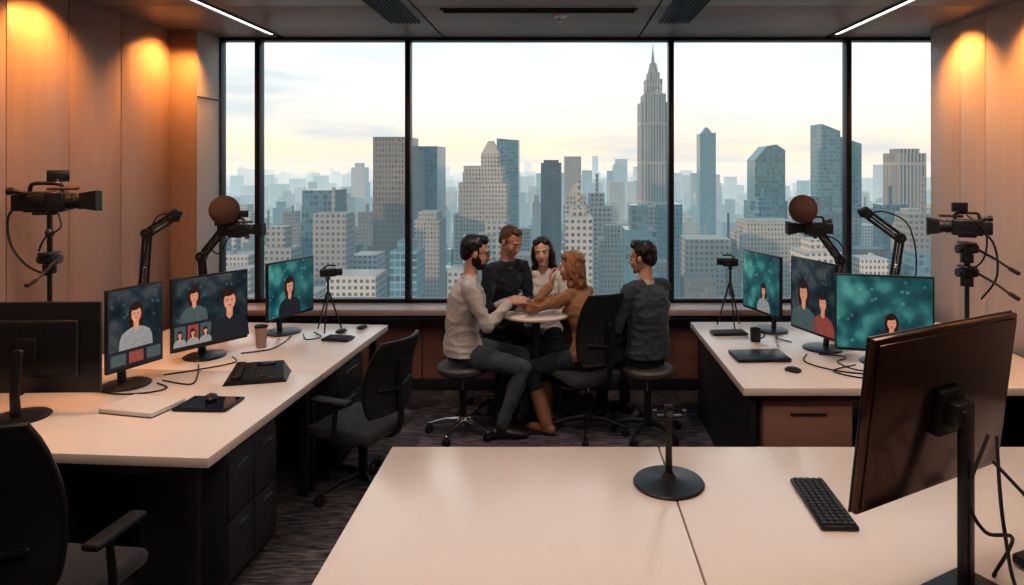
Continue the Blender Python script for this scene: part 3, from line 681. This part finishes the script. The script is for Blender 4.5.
b=MB(); b.box((0,0,.008),(.34,.23,.014),M_blackm,bev=.006); b.box((0,0,.019),(.34,.23,.007),M_black,bev=.003); b.box((0,.11,.014),(.25,.012,.012),M_steel,bev=.003); b.done('laptop_closed',(1.29,4.42,TOP),.05)
b=MB()
b.raw([(-.17,-.11,0),(.17,-.11,0),(.17,.11,0),(-.17,.11,0),(-.155,-.10,.025),(.155,-.10,.025),(.13,.08,.075),(-.13,.08,.075)],[(0,1,2,3),(4,7,6,5),(0,4,5,1),(1,5,6,2),(2,6,7,3),(3,7,4,0)],M_black)
b.M=Matrix.Rotation(math.radians(15.5),4,'X'); b.box((-.1,0,.056),(.055,.17,.03),M_blackm,bev=.012)
for i in range(4):
    for j in range(4): b.box((-.02+i*.03,-.06+j*.028,.053),(.02,.017,.008),M_key,bev=.002,segs=1)
b.box((.04,.065,.055),(.1,.035,.006),M_lens,bev=.001); b.M=Matrix.Identity(4); b.done('desk_phone',(-1.77,4.0,TOP),.25)
b=MB(); b.lathe([(0,0),(.030,0),(.040,.135),(.042,.14),(.038,.14),(.036,.13),(0,.128)],M_cup); b.lathe([(.042,.138),(.043,.148),(.036,.152),(0,.152)],M_blackm); b.done('paper_cup',(-2.04,4.66,TOP))
b=MB(); b.lathe([(0,0),(.034,0),(.038,.08),(.038,.09),(.034,.09),(.032,.01),(0,.01)],M_black); b.tube([(.037,0,.07),(.06,0,.065),(.06,0,.03),(.035,0,.02)],.005,M_black,8,smooth=4); b.done('coffee_mug',(1.38,4.82,TOP))
b=MB(); b.lathe([(0,0),(.135,0),(.14,.006),(.135,.012),(.06,.018),(.03,.026),(.018,.045),(0,.045)],M_black,segs=56)
b.tube([(0,0,.03),(0,0,.27)],[.015,.011],M_black,16); b.box((0,0,.285),(.035,.03,.05),M_blackm,bev=.006)
b.box((.005,0,.262),(.13,.035,.016),M_black,bev=.006); b.box((-.055,0,.275),(.016,.03,.03),M_black,bev=.004); b.box((.062,0,.275),(.016,.03,.03),M_black,bev=.004); b.cyl((0,-.02,.285),(0,-.035,.285),.012,M_steel)
b.done('microphone_stand',(.43,2.70,TOP))
def cables(name,sets,r=.005):
    b=MB()
    for p in sets: b.tube(p,r,M_rubber,7,smooth=7)
    b.done(name)
z=DZ+.006
cables('cable_bundle',[[(-2.30,3.90,z),(-2.20,3.82,z),(-2.26,3.74,z),(-2.42,3.72,z),(-2.62,3.8,z)],[(-2.30,3.95,z),(-2.10,3.88,z),(-2.15,4.05,z),(-2.25,4.25,z)],[(-2.35,4.05,z),(-2.2,4.15,z),(-2.05,4.3,z),(-2.12,4.42,z)],[(-2.10,4.50,z),(-1.95,4.6,z),(-1.93,4.8,z),(-1.95,4.95,z)],[(-1.88,5.0,z),(-1.80,4.85,z),(-1.72,4.92,z),(-1.82,5.05,z)]],.004)
cables('cable_bundle',[[(1.7,4.48,z),(1.85,4.42,z),(1.75,4.30,z),(1.85,4.12,z),(2.3,4.1,z)],[(1.60,5.0,z),(1.55,4.9,z),(1.62,4.78,z)],[(1.62,4.48,z),(1.55,4.3,z),(1.72,4.10,z),(2.1,4.02,z)],[(2.18,4.2,z),(2.3,4.3,z),(2.5,4.1,z),(2.7,4.3,z)],[(1.84,4.25,z),(1.65,4.12,z),(1.8,3.98,z),(2.0,4.06,z),(2.2,3.94,z)]],.004)
cables('monitor_cable',[[(1.21,1.93,1.22),(1.10,1.84,1.10),(1.12,1.80,1.02),(1.22,1.84,.98),(1.26,1.98,.80),(1.34,2.1,z)],[(1.26,1.97,1.2),(1.20,1.86,1.08),(1.19,1.82,.98),(1.22,1.83,.86),(1.29,1.84,z)],[(1.22,1.92,1.15),(1.28,1.82,1.06),(1.36,1.9,.96),(1.40,2.0,.88),(1.5,2.1,z)]],.005)
b=MB(); b.box((0,0,.02),(.13,.06,.03),M_blackm,bev=.008); b.tube([(.03,0,.03),(.06,0,.1),(.05,0,.16)],.008,M_black,8,smooth=4); b.ell((.05,0,.165),(.016,.016,.016),M_black); b.done('cable_hub',(1.50,2.16,TOP),.4)

# ------------------------------------------------------------------ people
def remesh(parts,mats,name,voxel,smooth,parent,disp=None):
    vs=[];fs=[];lab=[]
    for (v,f),m in parts:
        o=len(vs); vs+=v; fs+=[tuple(o+k for k in q) for q in f]; lab+=[m]*len(f)
    me=bpy.data.meshes.new('tmp'); me.from_pydata([tuple(p) for p in vs],[],fs)
    b_=bmesh.new(); b_.from_mesh(me); bmesh.ops.recalc_face_normals(b_,faces=b_.faces); b_.to_mesh(me); b_.free()
    ob=bpy.data.objects.new('tmp',me); COL.objects.link(ob)
    md=ob.modifiers.new('r','REMESH'); md.mode='VOXEL'; md.voxel_size=voxel
    if smooth: ms=ob.modifiers.new('s','SMOOTH'); ms.factor=.5; ms.iterations=smooth
    dg=bpy.context.evaluated_depsgraph_get(); dg.update(); m2=bpy.data.meshes.new_from_object(ob.evaluated_get(dg))
    bpy.data.objects.remove(ob); m2.name=name
    bv=BVHTree.FromPolygons(vs,fs)
    def lb(co):
        r=bv.find_nearest(co); return lab[r[2]] if r[2] is not None else 0
    m2.materials.clear()
    for m in mats: m2.materials.append(m)
    idx=[lb(p.center) for p in m2.polygons]
    if disp:
        nrm=[v.normal.copy() for v in m2.vertices]; vl=[lb(v.co) for v in m2.vertices]
        for v,nn,q in zip(m2.vertices,nrm,vl):
            a=disp(v.co,q)
            if a: v.co=v.co+nn*a
    for p,q in zip(m2.polygons,idx):
        p.material_index=q; p.use_smooth=True
    o=bpy.data.objects.new(name,m2); COL.objects.link(o); o.parent=parent
    return o
def ik(a,t,l1,l2,pole):
    d=t-a; L=min(d.length,(l1+l2)*.995); u=d.normalized(); t=a+u*L
    x=(l1*l1-l2*l2+L*L)/(2*L); h=math.sqrt(max(0,l1*l1-x*x)); p=V(pole)-u*V(pole).dot(u); p.normalize()
    return a+u*x+p*h,t
def hand(name,w,d,nrm,right,curl,s,skin,parent):
    d=V(d).normalized(); nrm=V(nrm); nrm=(nrm-d*nrm.dot(d)).normalized()
    t=d.cross(nrm) if right else nrm.cross(d)
    P=[]
    P.append((loft([w-d*.03*s,w,w+d*.035*s,w+d*.07*s,w+d*.09*s],[(.024*s,.018*s),(.026*s,.018*s),(.036*s,.016*s),(.040*s,.014*s),(.037*s,.011*s)],t,16),0))
    P.append((ellipsoid(w+d*.035*s+t*.022*s+nrm*.008*s,(.018*s,.018*s,.016*s)),0))
    for i,(o,L) in enumerate(((.029,.070),(.010,.080),(-.010,.074),(-.028,.058))):
        p=w+d*.082*s+t*o*s; cur=curl*(.7+.18*i); ang=cur*.5; sp=o*.9
        pts=[p-d*.02*s,p]; dirv=None
        for k,fr in enumerate((.45,.31,.24)):
            dirv=(d+t*sp*2)*math.cos(ang)+nrm*math.sin(ang); dirv.normalize(); p=p+dirv*L*fr*s; pts.append(p.copy()); ang+=cur*.75
        P.append((loft(pts,[.0095*s,.0092*s,.0086*s,.0078*s,.0066*s],None,10),0))
    p=w+d*.022*s+t*.026*s; pts=[p]
    a=(d*.62+t*.75+nrm*.25).normalized(); p=p+a*.036*s; pts.append(p.copy()); a=(d*.85+t*.4+nrm*.35).normalized(); p=p+a*.030*s; pts.append(p.copy()); a=(d*.9+t*.12+nrm*.45).normalized(); p=p+a*.024*s; pts.append(p.copy())
    P.append((loft(pts,[.0135*s,.0115*s,.0098*s,.008*s],None,10),0))
    remesh(P,[skin],name,.0042,1,parent)
def human(name,pel,F,lean,look,top,pants,shoe,skin,hairm,wr,wl,ar,al,s=1.0,fem=False,hair='short',boots=False,beard=False,glasses=False,kr=None,kl=None,collar=None,twist=0,sway=0,headoff=(0,0,0),er=None,el=None,roll=0,jacket=False):
    E=bpy.data.objects.new(name,None); COL.objects.link(E)
    pel=V(pel); F=V((F[0],F[1],0)).normalized(); U=V((0,0,1)); R=F.cross(U)
    R2=(Matrix.Rotation(twist,3,'Z')@R); F2=Matrix.Rotation(twist,3,'Z')@F
    def S(h):
        q=h/.48; ln=lean*(.6+.4*min(q,1.2))
        return pel+(U*math.cos(ln)+F*math.sin(ln)+R*sway)*h*s-F*.022*s*math.sin(math.pi*min(max(q,0),1))
    shc=S(.47); wd=1.0 if not fem else .88
    parts=[]; TOPL,PAN,SHO,SK,COLL=0,1,2,3,4
    hh=[-.02,.04,.12,.20,.28,.36,.42,.46,.49]
    if fem: rr=[(.176,.130),(.164,.122),(.130,.100),(.122,.096),(.140,.115),(.148,.115),(.145,.092),(.115,.072),(.062,.058)]
    else: rr=[(.182,.140),(.172,.134),(.154,.120),(.153,.117),(.168,.120),(.178,.118),(.172,.102),(.13,.080),(.068,.064)]
    if jacket: rr=[(a*1.05,c*1.08) for a,c in rr[:-1]]+[rr[-1]]
    rr=[(a*s,c*s) for a,c in rr]
    tv,tf=loft([S(h) for h in hh],rr,R2,28,False); parts.append(((tv,tf),TOPL))
    parts.append((loft([S(-.055),S(-.02)],[(.140*s,.110*s),(.150*s,.118*s)],R,20),PAN))
    if fem:
        for q in (-1,1): parts.append((ellipsoid(S(.33)+R2*q*.062*s+F2*.075*s,(.058*s,.052*s,.055*s)),TOPL))
    nb=S(.48)
    neckdir=(U*1.0+F*(.18+lean*.35)).normalized(); hc=shc+neckdir*.215*s+V(headoff)
    L=V(look).normalized(); Rh=L.cross(U).normalized(); Uh=Rh.cross(L); 
    H=Matrix((Rh,L,Uh)).transposed(); H=H@Matrix.Rotation(roll,3,'Y')
    def hp(x,y,z_): return hc+H@V((x*s,y*s,z_*s))
    parts.append((loft([S(.475),nb+U*.02*s,hp(0,-.022,-.08),hp(0,-.02,-.03)],[.050*s*wd,.052*s*wd,.050*s*wd,.052*s*wd],None,16),SK))
    for q in (-1,1):
        sj=shc+R2*q*(.172*wd)*s-U*.012*s
        parts.append((loft([shc+R2*q*.05*s+U*.010*s,shc+R2*q*.11*wd*s+U*.006*s,sj],[.052*s,.054*s,.058*s*wd],None,14),TOPL))
        spec=wr if q==1 else wl; pole=(er if q==1 else el) or (-U*.9+R2*q*.5-F*.35)
        ub=.285*s; fb=.255*s
        ej,wj=ik(sj,V(spec[0]),ub,fb,pole)
        parts.append((loft([sj,sj.lerp(ej,.35),sj.lerp(ej,.75),ej],[.060*s*wd,.055*s*wd,.046*s*wd,.044*s*wd],None,14),TOPL))
        parts.append((loft([ej,ej.lerp(wj,.35),ej.lerp(wj,.75),ej.lerp(wj,.88)],[.044*s*wd,.045*s*wd,.038*s*wd,.037*s*wd],None,14,True),TOPL))
        parts.append((loft([ej.lerp(wj,.86),wj+(wj-ej).normalized()*.01],[.022*s,.022*s],None,12),SK))
        hand('hand_right' if q==1 else 'hand_left',wj,spec[1],spec[2],q==1,spec[3],s*(.92 if fem else 1.0),skin,E)
        hj=pel+R*q*.085*s-U*.010
        ak=V(ar if q==1 else al); kp=(kr if q==1 else kl) or (F*.8+U*.7)
        kj,ak2=ik(hj,ak,.43*s,.42*s,kp)
        parts.append((loft([hj+(kj-hj)*.05,hj.lerp(kj,.3),hj.lerp(kj,.7),kj],[.078*s,.084*s,.068*s,.060*s],None,18),PAN))
        parts.append((loft([kj,kj.lerp(ak2,.3),kj.lerp(ak2,.7),kj.lerp(ak2,.97)],[.060*s,.060*s,.048*s,.044*s],None,16),PAN))
        if boots: parts.append((loft([kj.lerp(ak2,.5),kj.lerp(ak2,.75),ak2],[.064*s,.057*s,.050*s],None,16),SHO))
        fd=F.copy(); base=ak2.z-.085*s
        sd=fd.cross(U)
        parts.append((loft([ak2+U*.01*s,ak2-U*.035*s],[.040*s,.042*s],None,14),SHO))
        c0=V((ak2.x,ak2.y,base))
        parts.append((loft([c0-fd*.05*s+U*.040*s,c0+U*.042*s,c0+fd*.07*s+U*.036*s,c0+fd*.14*s+U*.028*s,c0+fd*.17*s+U*.024*s],[(.034*s,.038*s),(.038*s,.042*s),(.045*s,.036*s),(.046*s,.027*s),(.036*s,.022*s)],sd,16),SHO))
    if collar is not None:
        for k in range(2):
            ringp=[nb+U*(.020+.014*k)*s+(R2*math.cos(a)*(.058-.003*k)+F2*math.sin(a)*(.056-.003*k))*s*wd+F2*.006 for a in [2*math.pi*j/22+math.pi/2 for j in range(23)]]
            parts.append((loft(ringp,[.0105*s]*len(ringp),None,8),COLL))
    def disp(co,lb):
        if lb==0: 
            r1=1-abs(noise.noise(V((co.x*7,co.y*7,co.z*13)))); r1=r1**4
            r2=1-abs(noise.noise(V((co.x*15+3,co.y*15,co.z*22)))); r2=r2**4
            return .010*(r1-.5)+.005*(r2-.5)
        if lb==1:
            r1=(1-abs(noise.noise(V((co.x*13,co.y*13,co.z*13)))))**4; return .008*(r1-.5)
        return 0
    remesh(parts,[top,pants,shoe,skin,collar or top],'body',.0075,3,E,disp)
    def e(x,y,z_,a,c,d_): return ellipsoid(hp(x,y,z_),(a*s,c*s,d_*s),H)
    j=.88 if fem else 1.0
    P=[(e(0,-.012,.035,.073,.091,.083),0),(e(0,.028,-.025,.060*(.96 if fem else 1),.058,.078),0),(e(0,.026,-.072,.047*j,.050,.038),0),(e(0,.060,-.098,.022*j,.020,.017),0),
       (e(.032,.056,-.03,.024,.022,.026),0),(e(-.032,.056,-.03,.024,.022,.026),0),(e(0,.072,.022,.050,.013,.012),0),
       (loft([hp(0,.080,.014),hp(0,.091,-.008),hp(0,.100,-.026)],[.0075*s,.0090*s,.0115*s],None,12),0),(e(.010,.090,-.031,.008,.010,.007),0),(e(-.010,.090,-.031,.008,.010,.007),0),
       (e(0,.081,-.055,.020,.009,.0055),1),(e(0,.079,-.065,.018,.009,.0065),1),
       (e(.074,-.004,-.005,.010,.019,.031),0),(e(-.074,-.004,-.005,.010,.019,.031),0),
       (loft([hp(0,-.02,-.03),hp(0,-.022,-.085)],[.050*s*wd,.049*s*wd],None,14),0)]
    if beard:
        P+=[(e(0,.036,-.086,.049,.050,.035),2),(e(.050,.012,-.050,.016,.034,.044),2),(e(-.050,.012,-.050,.016,.034,.044),2),(e(0,.066,-.092,.030,.024,.022),2),(e(0,.090,-.044,.024,.007,.005),2)]
    remesh(P,[skin,M_lip,hairm],'head',.0045,2,E)
    b=MB()
    for q in (-1,1):
        b.raw(*ellipsoid(hp(q*.030,.0655,.001),(.0135*s,.0135*s,.0085*s),H),M_eye)
        b.raw(*ellipsoid(hp(q*.029,.0745,.001),(.0062*s,.0050*s,.0066*s),H,12,8),M_iris)
        b.raw(*loft([hp(q*.013,.085,.020),hp(q*.030,.087,.025),hp(q*.048,.075,.020)],[.0028*s,.0032*s,.0022*s],None,8),hairm)
        b.raw(*loft([hp(q*.016,.076,.007),hp(q*.030,.080,.010),hp(q*.044,.071,.006)],[.0028*s,.004*s,.0026*s],None,8),skin)
        b.raw(*loft([hp(q*.018,.075,-.006),hp(q*.030,.077,-.009),hp(q*.043,.070,-.006)],[.002*s,.003*s,.002*s],None,8),skin)
    if glasses:
        for q in (-1,1):
            b.raw(*loft([hp(q*.031+.021*math.cos(a),.093-.010*abs(math.cos(a))**2*(1 if math.cos(a)*q>0 else 0),.0+.017*math.sin(a)) for a in [2*math.pi*k/20 for k in range(21)]],[.0024*s]*21,None,6),M_blackm)
            b.raw(*loft([hp(q*.053,.083,.006),hp(q*.076,.0,.008)],[.0022*s]*2,None,6),M_blackm)
        b.raw(*loft([hp(-.010,.096,.003),hp(.010,.096,.003)],[.0024*s]*2,None,6),M_blackm)
    b.done('face_details',parent=E)
    P=[(e(0,-.026,.050,.080,.092,.080),0),(e(0,-.058,.005,.069,.056,.072),0),(e(.066,-.016,.025,.014,.036,.036),0),(e(-.066,-.016,.025,.014,.036,.036),0)]
    if hair=='short':
        P+=[(e(0,.03,.105,.055,.045,.026),0),(e(.025,.05,.092,.035,.028,.022),0),(e(-.03,.045,.094,.03,.028,.022),0),(e(.068,.014,.0,.007,.010,.022),0),(e(-.068,.014,.0,.007,.010,.022),0)]
    if hair=='crop':
        P=[(e(0,-.024,.044,.0775,.090,.080),0),(e(0,-.05,.005,.069,.058,.068),0),(e(.067,-.012,.02,.010,.034,.034),0),(e(-.067,-.012,.02,.010,.034,.034),0),(e(0,.03,.098,.050,.045,.022),0)]
    if hair=='long':
        P+=[(e(.03,.028,.088,.045,.045,.030),0),(e(-.035,.025,.086,.042,.045,.030),0)]
        for k in range(15):
            a=math.radians(-106+15.15*k); x=math.sin(a); y=-math.cos(a)
            fr=(1 if abs(a)<1.7 else .9)*(1+.08*math.sin(k*2.7)); wv=.010*math.sin(k*1.9)
            pts=[hp(x*.06,-.02+y*.062,.07),hp(x*.078,-.015+y*.080,.02),hp(x*(.086+wv*.5),-.012+y*.088,-.04),hp(x*(.082-wv),-.02+y*.078,-.09),hp(x*(.088+wv),-.02+y*.084,-.135),hp(x*(.074-wv),-.02+y*.072,-.18*fr),hp(x*(.070+wv),-.02+y*.07,-.22*fr)]
            P.append((loft(catmull(pts,3),[.017*s]*7+[.018*s]*5+[.016*s]*3+[.012*s]*3+[.005*s],None,10),0))
    def hd(co,lb):
        q=H.transposed()@(co-hc); return .0045*noise.noise(V((q.x*110,q.y*110,q.z*16)))+.004*noise.noise(q*35)
    remesh(P,[hairm],'hair',.0045,1,E,hd)
    return E
def skinmat(name,c): return mat(name,c,.45,var=.10,vscale=30,bump=.05,bscale=200)
K1=skinmat('skin_light',(.56,.34,.25)); K2=skinmat('skin_tan',(.47,.27,.19)); K3=skinmat('skin_fair',(.64,.41,.32))
M_lip=mat('lips',(.40,.17,.14),.45); M_eye=mat('eye_white',(.60,.56,.53),.3,var=.02); M_iris=mat('iris',(.03,.018,.012),.2)
H1=mat('hair_black',(.012,.010,.010),.4,bump=.5,bscale=90,stretch=(1,1,.2)); H2=mat('hair_brown',(.10,.045,.022),.5,bump=.5,bscale=90,stretch=(1,1,.2)); H3=mat('hair_auburn',(.29,.14,.07),.4,bump=.7,bscale=110,var=.5,vscale=60,stretch=(1,1,.15)); H4=mat('hair_dark_brown',(.030,.014,.010),.4,bump=.5,bscale=90,stretch=(1,1,.2))
def cloth(name,c): return mat(name,c,.88,bump=.15,bscale=260,var=.14,vscale=26,sheen=.12)
T1=cloth('shirt_grey_beige',(.50,.475,.46)); T2=cloth('sweater_navy',(.018,.026,.040)); T3=cloth('blouse_white',(.70,.67,.65)); T4=cloth('top_brown_mustard',(.33,.175,.09)); T5=cloth('jacket_teal_grey',(.040,.058,.070))
N1=cloth('trousers_slate',(.060,.078,.100)); N2=cloth('trousers_black',(.015,.016,.02)); N3=cloth('jeans_dark',(.030,.042,.062)); N5=cloth('trousers_charcoal',(.022,.024,.028))
S1=mat('leather_black',(.02,.018,.018),.35); S2=mat('suede_brown',(.25,.125,.075),.7,bump=.2)
WHC=cloth('shirt_collar_white',(.40,.39,.38))

human('man_in_shirt',(-.71,5.0,.615),(.97,.12),.10,(.95,.10,-.12),T1,N1,S1,K1,H1,
      ((-.365,4.99,.965),(.85,.30,.05),(0,.5,-.8),.55),((-.345,5.14,.955),(.85,-.1,.0),(0,-.3,-.9),.5),
      (-.42,4.90,.088),(-.26,5.20,.088),s=1.04,glasses=True,beard=True,collar=T1)
human('man_in_navy_sweater',(-.50,5.50,.675),(.72,-.69),.22,(.66,-.60,-.36),T2,N2,S1,K2,H2,
      ((-.32,5.17,.905),(.75,-.55,-.1),(0,0,-1),.4),((-.20,5.30,.900),(.3,-.9,-.05),(-.3,0,-1),.5),
      (-.50,5.28,.088),(-.22,5.42,.088),s=1.02,hair='crop',collar=T2)
human('woman_in_white_blouse',(-.14,5.64,.60),(-.05,-1),.06,(-.12,-1,-.06),T3,N2,S1,K3,H4,
      ((-.255,5.36,.900),(.35,-.9,-.05),(.2,0,-1),.4),((-.04,5.36,.900),(-.5,-.85,-.05),(-.2,0,-1),.4),
      (-.20,5.30,.085),(-.03,5.30,.085),s=.96,fem=True,hair='long',roll=.08)
human('woman_in_brown_top',(.20,5.08,.555),(-.80,.60),.22,(-.95,.22,-.04),T4,N3,S2,K3,H3,
      ((-.06,5.24,.905),(-.9,.1,-.05),(0,0,-1),.4),((-.065,5.02,1.085),(-.10,.10,.95),(.9,.25,.1),.9),
      (-.10,5.20,.086),(-.10,4.98,.086),s=.96,fem=True,hair='long',boots=True,roll=-.05,el=V((-.5,-.2,-.8)))
human('man_in_jacket',(.64,4.98,.60),(-.62,.78),.04,(-.90,.42,-.08),T5,N5,S1,K2,H1,
      ((.45,5.28,.70),(-.7,.6,-.3),(0,0,-1),.5),((.34,5.14,.72),(-.5,.8,-.2),(0,0,-1),.5),
      (.52,5.42,.088),(.33,5.24,.088),s=1.0,collar=WHC,jacket=True)

# ------------------------------------------------------------------ camera
cd=bpy.data.cameras.new('camera'); cd.lens=24; cd.sensor_width=36; cd.shift_x=-.0469; cd.shift_y=-.1294; cd.clip_start=.05; cd.clip_end=120000
co=bpy.data.objects.new('camera',cd); co.location=(0,0,2.0); co.rotation_euler=(math.pi/2,0,0); COL.objects.link(co); SC.camera=co
